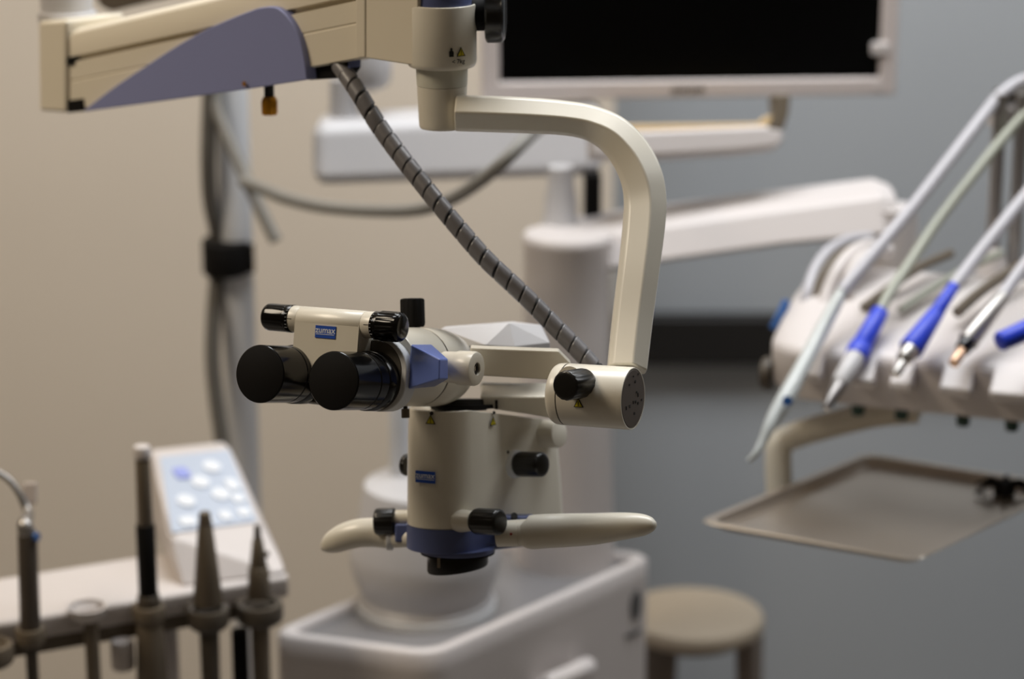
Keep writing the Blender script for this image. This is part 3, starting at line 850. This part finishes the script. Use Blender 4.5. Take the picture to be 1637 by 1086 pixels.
# ================================================================== assistant console on the left
az = P(230, 955, 2.50).z
fA, fB = onz(-60, 1004.5, az), onz(461, 919, az)
gA, gB = onz(-60, 956, az), onz(223, 890.5, az)
ad = (fB - fA).normalized(); an_ = V((-ad.y, ad.x, 0))   # an_ points away
if an_.y < 0: an_ = -an_
dep_ = (gB - fA).dot(an_)
AC = thing('assistant_console', 'white assistant console with sloping lit keypad and row of suction tip holders', 'dental console', (fA.lerp(fB, .5).x, fA.lerp(fB, .5).y, az))
LA = (fB - fA).length
def ap(a, o, z): return fA + ad * a + an_ * o + V((0, 0, z))
secs = lambda a, dz: [ap(a, 0.002, -.026), ap(a, 0, -.022), ap(a, 0, -.004), ap(a, .004, 0), ap(a, dep_, 0), ap(a, dep_, -.026)]
G().loft([secs(0, 0), secs(LA, 0)]).build('console_shell', WHITE, AC, bevel=.002)
# holder rail under the front
def onfr(px, py, off=0.0):
    o = fA - an_ * off; r = ray(px, py); return CAM + r * ((o - CAM).dot(an_) / r.dot(an_))
G().box(ap(0, .004, -.026), ad * (LA - .01), an_ * .06, V((0, 0, -.017))).build('holder_rail', BROWNG, AC, bevel=.002)
# keypad wedge
dK, dT = depth(onz(290, 938, az)), None
TL, TRt = P(249, 729, 2.66), P(369, 716, 2.72)
KL, KR = P(270, 857, 2.540), P(417, 837, 2.603)
BL, BR = onz(291, 939, az), onz(462, 918.5, az)
back = an_ * .05
bk = [down(TL, az) + back * .6, down(TRt, az) + back * .6, TL + back * .5, TRt + back * .5]
SL = onz(238, 905, az)
Bk, Bkr = down(TL, az) + back, down(TRt, az) + back
SLr = down(SL + (BR - BL), az)
G().hull([TL, TRt, KL, KR, BL, BR, TL + back * .5, TRt + back * .5, Bk, Bkr]).build('keypad_housing', WHITE, AC, bevel=.004, sharp=10)
kn = (KR - KL).cross(TL - KL).normalized()
if kn.dot(FW) > 0: kn = -kn
def kp_(u, v, o=0.0): return KL.lerp(KR, u).lerp(TL.lerp(TRt, u), v) + kn * o
kpd = G().prism([kp_(.03, .02, .0004), kp_(.96, .02, .0004), kp_(.955, .965, .0004), kp_(.045, .965, .0004)], kn * .0012).build('keypad', KEYPAD, AC)
def key(u, v, w, h, m, round_=True):
    c = kp_(u, v, .0016); ku = (KR - KL).normalized(); kv = kn.cross(ku)
    g = G()
    ex = 2.0 if round_ else 5.0
    pts = []
    for k in range(24):
        a = 2 * PI * k / 24; ca, sa = math.cos(a), math.sin(a)
        pts.append(c + ku * w * math.copysign(abs(ca) ** (2 / ex), ca) + kv * h * math.copysign(abs(sa) ** (2 / ex), sa))
    g.prism(pts, kn * .002); g.build('key', m, kpd)
key(.27, .72, .0085, .0095, KEYB, False)
for u, v in [(.66, .76), (.47, .58), (.25, .37), (.66, .40)]: key(u, v, .0100, .0104, KEYW)
key(.83, .50, .0066, .0100, KEYW, False); key(.84, .32, .0066, .0075, KEYW, False); key(.85, .14, .0066, .0075, KEYW, False)
key(.22, .12, .009, .0075, KEYW, False); key(.42, .12, .007, .0075, KEYW, False); key(.64, .13, .0065, .0075, KEYW, False)
# sockets that hold the tips
def socket(px, py, r, h, off, nm='holder_ring', m=DKGREY):
    c = onfr(px, py, off)
    G().lathe(c - V((0, 0, h)), (0, 0, 1), [(0, r * .8), (h * .15, r * .96), (h * .3, r), (h * .9, r), (h, r * .95), (h, r * .7), (h * .6, r * .66)], 40).build(nm, m, AC)
    G().box(c - ad * r * .7 + V((0, 0, -h * .8)), ad * r * 1.4, an_ * (off + .006), V((0, 0, h * .6))).build('holder_arm', m, AC)
    return c
s3 = socket(333, 972, .0215, .022, .030)
s4 = socket(415, 964, .0245, .022, .028)
s2 = socket(238, 968, .0165, .018, .022, m=BROWNG)
s1 = socket(48, 1004, .015, .018, .018, m=BROWNG)
s0 = socket(-14, 1030, .022, .022, .022, m=BROWNG)
# empty notch
c = onfr(139, 972, .022)
g = G().lathe(c - V((0, 0, .012)), (0, 0, 1), [(0, .013), (.004, .018), (.014, .0205), (.014, .0172), (.004, .014)], 40)
g.build('empty_holder', WHITE, AC)
G().box(c - ad * .012 + V((0, 0, -.011)), ad * .024, an_ * .026, V((0, 0, .009))).build('holder_arm', WHITE, AC)
c = onfr(146, 1006, .02)
G().tube([V(c) + V((0, 0, .012)), c, c - V((0, 0, .10)), c + V((0, 0, -.22))], .0075, 14).build('holder_stem', BROWNG, AC)
vq = onfr(195, 1022, .004)
G().cyl(vq, vq - V((0, 0, .034)), .0125, bev=.005).build('valve_housing', WHITE, AC)
G().cyl(ap(LA * .62, .05, -.04), V((ap(LA * .62, .05, 0).x, ap(LA * .62, .05, 0).y, .1)), .022).build('console_post', WHITE, AC)
pq = ap(LA * .62, .05, 0)
G().cyl((pq.x, pq.y, 0), (pq.x, pq.y, .1), .14, .03).build('post_foot', WHITE, AC)

def vtool(name, label, cat, c, prof, seg=40):
    """upright tool standing in a holder; prof: list of (row0,row1,r0,r1,material,part)"""
    t = thing(name, label, cat, c)
    for y0, y1, r0, r1, m, nm in prof:
        pa, pb_ = V((c.x, c.y, z_at(c, y0))), V((c.x, c.y, z_at(c, y1)))
        G().cyl(pa, pb_, r0, r1, bev=min(r0, r1) * .18, seg=seg).build(nm, m, t)
    return t
t = vtool('suction_tube', 'tall slim suction tube with a pale round tip beside the keypad', 'suction tube', s2,
      [(845, 716, .0083, .0072, BROWNG, 'tube'), (732, 713, .0092, .0085, WHITE, 'tip_bead'), (957, 838, .0098, .0098, BLACKM, 'grip'), (976, 950, .0125, .0115, DKGREY, 'collar'), (1130, 970, .0175, .0125, BROWNG, 'hose')])
t = vtool('suction_handpiece', 'taupe tapered suction handpiece in the wide ring in front of keypad', 'suction handpiece', s3,
      [(965, 838, .0158, .0075, BROWNG, 'cone'), (842, 819, .0072, .0058, BROWNG, 'nozzle'), (1130, 986, .0095, .0105, DKGREY, 'hose')])
t = vtool('saliva_handpiece', 'smallest taupe suction handpiece with a thin nozzle, in the ring nearest keypad corner', 'suction handpiece', s4,
      [(955, 905, .0125, .0105, BROWNG, 'cone'), (910, 862, .0095, .0055, BROWNG, 'neck'), (866, 840, .0042, .0034, DKGREY, 'nozzle'), (1130, 978, .0092, .0102, BROWNG, 'hose')])
p = V((s4.x + .006, s4.y, z_at(s4, 886)))
G().cyl(p, p + V((.005, -.001, 0)), .003).build('trigger', DKGREY, t)
p = onfr(383, 1008, .012)
g = G().cyl(p, p - V((0, 0, .09)), .009)
tag(g.build('plug', BLACKM, origin=p), 'black plug hanging under the white console beside the cabinet', 'plug')
t = thing('air_water_syringe', 'steel air and water syringe with a bent nozzle at the frame edge', 'syringe', s1)
pa, pb_ = V((s1.x, s1.y, z_at(s1, 1010))), V((s1.x + .003, s1.y, z_at(s1, 850)))
G().cyl(pa, pb_, .0105, .0098, bev=.0015).build('body', mat('dull_grey_metal', (92, 84, 76), .4, metal=.4), t)
q = [pb_ - V((0, 0, .004)), pb_ + V((-.002, 0, .008)), P(45, 820, depth(s1)), P(28, 785, depth(s1)), P(10, 764, depth(s1)), P(-20, 748, depth(s1))]
q = [V(x) for x in smooth_path(q, 6)]
G().tube(q, [.0098 + (.0034 - .0098) * min(1, i / (len(q) * .55)) for i in range(len(q))], 20).build('nozzle', STEEL, t)
G().box(P(36, 772, depth(s1) + .005), RT * .014, -UP * .022, FW * .006).build('lever', mat('pale_taupe_plastic', (190, 178, 170), .5), t, bevel=.002)
G().cyl(pb_ + V((.006, -.003, -.004)), pb_ + V((.0115, -.005, -.004)), .0045).build('button', BLUEF, t)
G().cyl(V((s1.x, s1.y, z_at(s1, 1130))), V((s1.x, s1.y, z_at(s1, 1006))), .0062).build('hose', DKGREY, t)

# ================================================================== delivery console on the right
dz = .862
FL, FR = onz(1250, 642, dz), onz(1760, 694, dz)
wd = (FR - FL).normalized(); wb = V((-wd.y, wd.x, 0))
if wb.y < 0: wb = -wb
LW = (FR - FL).length
DC = thing('delivery_console', 'white instrument delivery console with a grooved front lip, whip posts and hoses behind', 'dental console', (FL.lerp(FR, .4).x, FL.lerp(FR, .4).y, dz))
def dp_(a, q_, z): return FL + wd * a + wb * q_ + V((0, 0, z))
prf = [(0.012, 0), (0.0, .006), (-.006, .050), (-.004, .058), (.004, .063), (.04, .072), (.10, .088), (.17, .101), (.20, .100), (.215, .09), (.22, .0)]
def dring(a, s_=1.0, lift=0.0):
    return [dp_(a, .1 + (q_ - .1) * s_, .045 + (z - .045) * s_ + lift) for q_, z in prf]
rings = [dring(-.022, .55), dring(-.014, .78), dring(0.004, .95), dring(.02, 1.0), dring(LW)]
G().loft(rings).build('console_body', WHITE, DC, sharp=50)
def onlip(px, py, q_=-.006):
    o = FL + wb * q_; r = ray(px, py); return CAM + r * ((o - CAM).dot(wb) / r.dot(wb))
def lip_a(px): return (onlip(px, 590) - FL).dot(wd)
for px, wpx in [(1302, 34), (1386, 34), (1446, 36), (1533, 50), (1618, 60), (1700, 60)]:
    a = lip_a(px); w_ = wpx * .00063
    g = G()
    def cr(zt_, qf, w2): return [dp_(a - w2 / 2, qf, zt_), dp_(a + w2 / 2, qf, zt_), dp_(a + w2 / 2, .02, zt_), dp_(a - w2 / 2, .02, zt_)]
    g.loft([cr(.026, -.010, w_ * .86), cr(.034, -.026, w_), cr(.040, -.028, w_), cr(.060, -.003, w_ * .96)])
    g.build('instrument_rest', WHITE, DC, bevel=.005, sharp=25)
for px, py in [(1374, 656), (1443, 665), (1541, 676), (1619, 684)]:
    a = (onlip(px, py, .03) - FL).dot(wd); c = dp_(a, .022, .002)
    G().cyl(c, c - V((0, 0, .015)), .0075, .0068, bev=.001, flute=(10, .08, 0, 1)).build('flow_knob', GREENK, DC)
# blue fitting and round dial at the left end
c = P(1247, 515, 2.62)
G().cyl(P(1258, 480, 2.6), P(1238, 528, 2.6), .0045, .0065, bev=.0015).build('blue_fitting', BLUEF, DC)
c = P(1236, 598, 2.56)
G().cyl(c, c - wd * .012, .019, .017, bev=.002).build('end_dial', DKGREY, DC)
# whip posts and their guide bracket
zt_ = lambda p, y: z_at(p, y)
for px, r_ in [(1590, .0075), (1625, .0075)]:
    p = P(px, 330, 2.66)
    G().cyl((p.x, p.y, dz + .08), (p.x, p.y, z_at(p, 150)), r_).build('whip_post', STEEL, DC)
p = P(1589, 390, 2.655)
G().lathe((p.x, p.y, dz + .085), (0, 0, 1), [(0, .022), (.02, .016), (.035, .011)], 32).build('post_collar', WHITE, DC)
q = P(1588, 195, 2.66)
G().box(P(1582, 205, 2.645), RT * .075, V((0, 0, .022)), V((0, .035, 0))).build('guide_bracket', WHITE, DC, bevel=.004)
G().box(P(1596, 165, 2.65), RT * .05, V((0, 0, .012)), V((0, .03, 0))).build('guide_clip', DKGREY, DC, bevel=.003)
# tray support: white tube, elbow, short post
sp_ = [P(1480, 655, 2.58), P(1400, 662, 2.59), P(1310, 684, 2.60), P(1262, 700, 2.60), P(1247, 712, 2.60), P(1244, 735, 2.60), P(1246, 790, 2.60)]
sp_ = [V(x) for x in smooth_path(sp_, 6)]
sp_ = [dp_((FL.lerp(FR, .3) - FL).length, .10, .01)] + sp_
G().tube(sp_, .0145, 18).build('tray_support', CREAM, DC, sharp=60)

# connection of the console to its arm, seen from behind only
pe = P(1425, 335, HBD - .06)
G().lathe((pe.x, pe.y, dz + .06), (0, 0, 1), [(0, .035), (z_at(pe, 330) - dz - .06, .030)], 40).build('swivel_post', WHITE, DC)

# hoses from the console back, looping at its left end
def hose(pts, r, m, parent, nm='hose', seg=14):
    q = [P(*p) for p in smooth_path(pts, 8)]
    return G().tube(q, r, seg).build(nm, m, parent)
hose([(1283, 505, 2.60), (1290, 470, 2.60), (1303, 432, 2.62), (1325, 402, 2.64), (1355, 385, 2.68), (1390, 380, 2.72)], .0065, HOSE, DC, 'loop_hose')
hose([(1297, 505, 2.59), (1305, 466, 2.60), (1320, 432, 2.61), (1345, 405, 2.63), (1375, 392, 2.66), (1400, 388, 2.7)], .0045, BROWNG, DC, 'loop_hose')
hose([(1316, 500, 2.58), (1324, 465, 2.59), (1342, 428, 2.60), (1366, 402, 2.62), (1392, 392, 2.65), (1420, 400, 2.68)], .0075, WHITE, DC, 'loop_hose')
hose([(1352, 470, 2.58), (1360, 440, 2.59), (1376, 415, 2.6), (1398, 402, 2.62), (1420, 402, 2.64)], .0075, WHITE, DC, 'loop_hose')
hose([(1380, 492, 2.55), (1420, 462, 2.57), (1470, 428, 2.60), (1520, 405, 2.64)], .0050, BROWNG, DC, 'loop_hose')
hose([(1440, 496, 2.53), (1490, 462, 2.56), (1545, 430, 2.59), (1600, 405, 2.63)], .0045, HOSEG, DC, 'loop_hose')
hose([(1530, 500, 2.50), (1570, 465, 2.53), (1620, 432, 2.56), (1680, 400, 2.6)], .0060, BROWNG, DC, 'loop_hose')

# --- handpieces laid on the rests, each with its hose
def tool(name, label, cat, segs, hose_pts=None, hr_=.005, hm=HOSE):
    c = P(*segs[0][0]); t = thing(name, label, cat, c)
    for a, b, r0, r1, m, nm in segs:
        pa, pb2 = P(*a), P(*b)
        G().cyl(pa, pb2, r0, r1, bev=min(r0, r1) * .22, seg=36).build(nm, m, t)
    if hose_pts: hose(hose_pts, hr_, hm, t)
    return t
t = thing('saliva_syringe', 'long white syringe with a bent tip lying over the console left end', 'syringe', P(1345, 470, 2.50))
q = [(1352, 455, 2.51, 8.5), (1338, 482, 2.50, 10.5), (1310, 535, 2.48, 12), (1280, 592, 2.45, 13), (1258, 634, 2.43, 15), (1243, 660, 2.42, 14), (1229, 684, 2.41, 10), (1219, 706, 2.405, 7.5), (1208, 725, 2.4, 5.5), (1196, 738, 2.4, 4)]
q = smooth_path(q, 6)
G().tube([P(a, b, d) for a, b, d, r in q], [r * d / FPX for a, b, d, r in q], 24).build('body', mat('translucent_white_plastic', (188, 192, 190), .3), t)
p = P(1258, 641, 2.412)
G().cyl(p, p - FW * .006, .005).build('button', BLUEF, t)
hose([(1346, 466, 2.505), (1400, 402, 2.53), (1460, 330, 2.56), (1520, 253, 2.59), (1575, 182, 2.62), (1602, 150, 2.63), (1640, 128, 2.64), (1690, 130, 2.64)], .0068, HOSE, t)
tool('scaler_handpiece', 'handpiece with a blue ribbed sleeve, white neck and grey cone tip', 'handpiece',
     [((1408, 497, 2.50), (1376, 556, 2.475), .0088, .0108, BLUEH, 'sleeve'), ((1377, 553, 2.477), (1367, 573, 2.465), .0122, .0122, BLUEH, 'sleeve_end'), ((1369, 568, 2.467), (1342, 614, 2.445), .0105, .0095, WHITEC, 'neck'), ((1344, 610, 2.447), (1320, 653, 2.425), .0085, .0045, TIPGREY, 'tip')],
     [(1406, 500, 2.5), (1424, 466, 2.515), (1455, 420, 2.54), (1500, 352, 2.57), (1560, 275, 2.6), (1612, 212, 2.62), (1660, 160, 2.63)], .0058, HOSEG)
tool('polishing_handpiece', 'slim handpiece with a dark blue tapering sleeve and silver head', 'handpiece',
     [((1526, 456, 2.475), (1496, 502, 2.455), .0058, .0078, BLUEH, 'sleeve'), ((1498, 499, 2.457), (1455, 560, 2.43), .0082, .0128, BLUEH, 'sleeve_end'), ((1460, 553, 2.432), (1444, 576, 2.42), .0105, .0082, STEEL, 'head'), ((1447, 573, 2.423), (1431, 600, 2.41), .0052, .0048, STEEL, 'coupling')],
     [(1524, 459, 2.476), (1560, 412, 2.5), (1600, 362, 2.52), (1650, 300, 2.55), (1700, 240, 2.57)], .0068, HOSE)
tool('air_turbine', 'steel handpiece with a short brass coupling at its end', 'handpiece',
     [((1604, 472, 2.46), (1546, 548, 2.43), .0078, .0108, STEEL, 'body'), ((1551, 541, 2.432), (1538, 560, 2.422), .0092, .0080, BLACKG, 'ring'), ((1540, 557, 2.424), (1524, 582, 2.41), .0058, .0055, COPPERY, 'coupling')],
     [(1600, 477, 2.46), (1622, 446, 2.475), (1650, 410, 2.49), (1690, 370, 2.5)], .0065, HOSE)
tool('curing_handpiece', 'bright blue handpiece cut off by the right frame edge', 'handpiece',
     [((1700, 502, 2.40), (1600, 546, 2.38), .0110, .0098, BLUEH, 'sleeve'), ((1604, 544, 2.381), (1597, 547, 2.379), .0102, .0095, BLUEH, 'sleeve_end')],
     [(1698, 503, 2.4), (1720, 480, 2.42), (1740, 440, 2.45)], .0065, HOSE)

# ================================================================== instrument tray
tz = P(1131, 834, 2.45).z
c0, c1, c2, c3 = onz(1129, 834, tz), onz(1462, 893, tz), onz(1690, 762, tz), onz(1388, 728, tz)
te = (c1 - c0); tf = (c3 - c0)
cA, cB, cC, cD = c0, c0 + te, c0 + te + tf, c0 + tf
TR = thing('instrument_tray', 'empty satin steel tray with a raised rim on the support below the console', 'tray', cA.lerp(cC, .5))
g = G(); lipw, liph = .012, .008
p4 = [cA, cB, cC, cD]
cc = cA.lerp(cC, .5)
def ins(p, w, z):
    u1 = te.normalized(); u2 = tf.normalized(); sgn1 = 1 if (p - cc).dot(u1) < 0 else -1; sgn2 = 1 if (p - cc).dot(u2) < 0 else -1
    return p + u1 * w * sgn1 + u2 * w * sgn2 + V((0, 0, z))
rings = [rnd([ins(p, lipw + .004, 0) for p in p4], .03, 0)]
def rr_(w, z, r): return [V((v.x, v.y, tz + z)) for v in rnd([ins(p, w, 0) for p in p4], r, 0)]
rings = [rr_(.008, -.0095, .014), rr_(.003, -.006, .016), rr_(-.006, .0, .016), rr_(-.005, .0012, .016), rr_(.003, .0008, .015), rr_(.007, -.005, .014), rr_(.012, -.0082, .012)]
G().loft(rings).build('tray_pan', TRAYM, TR, sharp=18)
t = P(1605, 775, depth(cC) - .05)
tq = onz(1606, 778, tz)
TK = thing('tray_clip', 'small black clip with splayed prongs lying on the steel tray', 'clip', (tq.x, tq.y, tz - .004))
G().lathe((tq.x, tq.y, tz - .008), (0, 0, 1), [(0, .011), (.010, .012), (.014, .008)], 24).build('clip_body', BLACKM, TK)
for a in (.2, 1.3, 2.4, 3.5, 4.6, 5.6):
    e_ = V((tq.x + math.cos(a) * .035, tq.y + math.sin(a) * .03, tz - .004))
    G().tube([V((tq.x, tq.y, tz + .002)), V((tq.x, tq.y, tz + .006)).lerp(e_, .5) + V((0, 0, .004)), e_], [.0035, .003, .0016], 10).build('prong', BLACKM, TK)

# ================================================================== stool
sd_ = 3.12
sc0 = P(1107, 980, sd_); ss = sd_ / FPX
ST = thing('stool', 'low beige round stool with taupe legs beside the white cabinet', 'stool', (sc0.x, sc0.y, 0))
R_ = 115 * ss
G().lathe((sc0.x, sc0.y, sc0.z - .020), (0, 0, 1), [(0, R_ * .94), (.003, R_ * .98), (.009, R_), (.016, R_ * .99), (.020, R_ * .96), (.0225, R_ * .86), (.024, R_ * .5), (.0245, .001)], 64).build('seat', STOOLV, ST)
G().lathe((sc0.x, sc0.y, sc0.z - .034), (0, 0, 1), [(0, R_ * .70), (.0145, R_ * .80)], 48).build('seat_base', STOOLL, ST)
for k in range(3):
    a = math.radians(-25 + 120 * k + (20 if k == 1 else 0)); ca, sa = math.cos(a), math.sin(a)
    pa = V((sc0.x + ca * R_ * .84, sc0.y + sa * R_ * .84, sc0.z - .0185)); pb2 = V((sc0.x + ca * R_ * .98, sc0.y + sa * R_ * .98, 0.0))
    u1 = V((-sa, ca, 0)); u2 = V((ca, sa, 0))
    G().loft([[pa + u1 * .02 + u2 * .013, pa - u1 * .02 + u2 * .013, pa - u1 * .02 - u2 * .013, pa + u1 * .02 - u2 * .013], [pb2 + u1 * .014 + u2 * .011, pb2 - u1 * .014 + u2 * .011, pb2 - u1 * .014 - u2 * .011, pb2 + u1 * .014 - u2 * .011]]).build('leg', STOOLL, ST, bevel=.004)

# ================================================================== light
def area(name, loc, size, sy, power, col, target=None):
    l = bpy.data.lights.new(name, 'AREA'); l.shape = 'RECTANGLE'; l.size = size; l.size_y = sy; l.energy = power; l.color = col
    o = bpy.data.objects.new(name, l); COL.objects.link(o); o.location = loc
    if target is not None:
        o.rotation_euler = (V(target) - V(loc)).to_track_quat('-Z', 'Y').to_euler()
    return o
area('ceiling_panel_light', (.25, 2.55, 2.66), 1.5, .8, 44, (.95, .975, 1.0))
area('ceiling_panel_light', (2.1, 2.7, 2.66), 1.3, .8, 17, (.96, .98, 1.0))
area('warm_ceiling_light', (-1.75, 1.75, 2.66), .9, .9, 36, (1.0, .85, .66))
w = bpy.data.worlds.new('room_air'); SC.world = w; w.use_nodes = True
bg = w.node_tree.nodes['Background']; bg.inputs[0].default_value = (.62, .46, .29, 1); bg.inputs[1].default_value = .075

# ================================================================== camera
cd = bpy.data.cameras.new('camera'); co = bpy.data.objects.new('camera', cd); COL.objects.link(co)
co.location = CAM; co.rotation_euler = (PI / 2 - PITCH, 0, 0)
cd.lens = 85; cd.sensor_width = 36; cd.sensor_fit = 'HORIZONTAL'; cd.clip_start = .05
cd.dof.use_dof = True; cd.dof.focus_distance = 1.895; cd.dof.aperture_fstop = 3.1; cd.dof.aperture_blades = 9
SC.camera = co
SC.view_settings.view_transform = 'Standard'; SC.view_settings.look = 'None'
SC.view_settings.exposure = 0.0; SC.view_settings.gamma = 1.0
SC.cycles.use_denoising = True
SC.cycles.max_bounces = 8
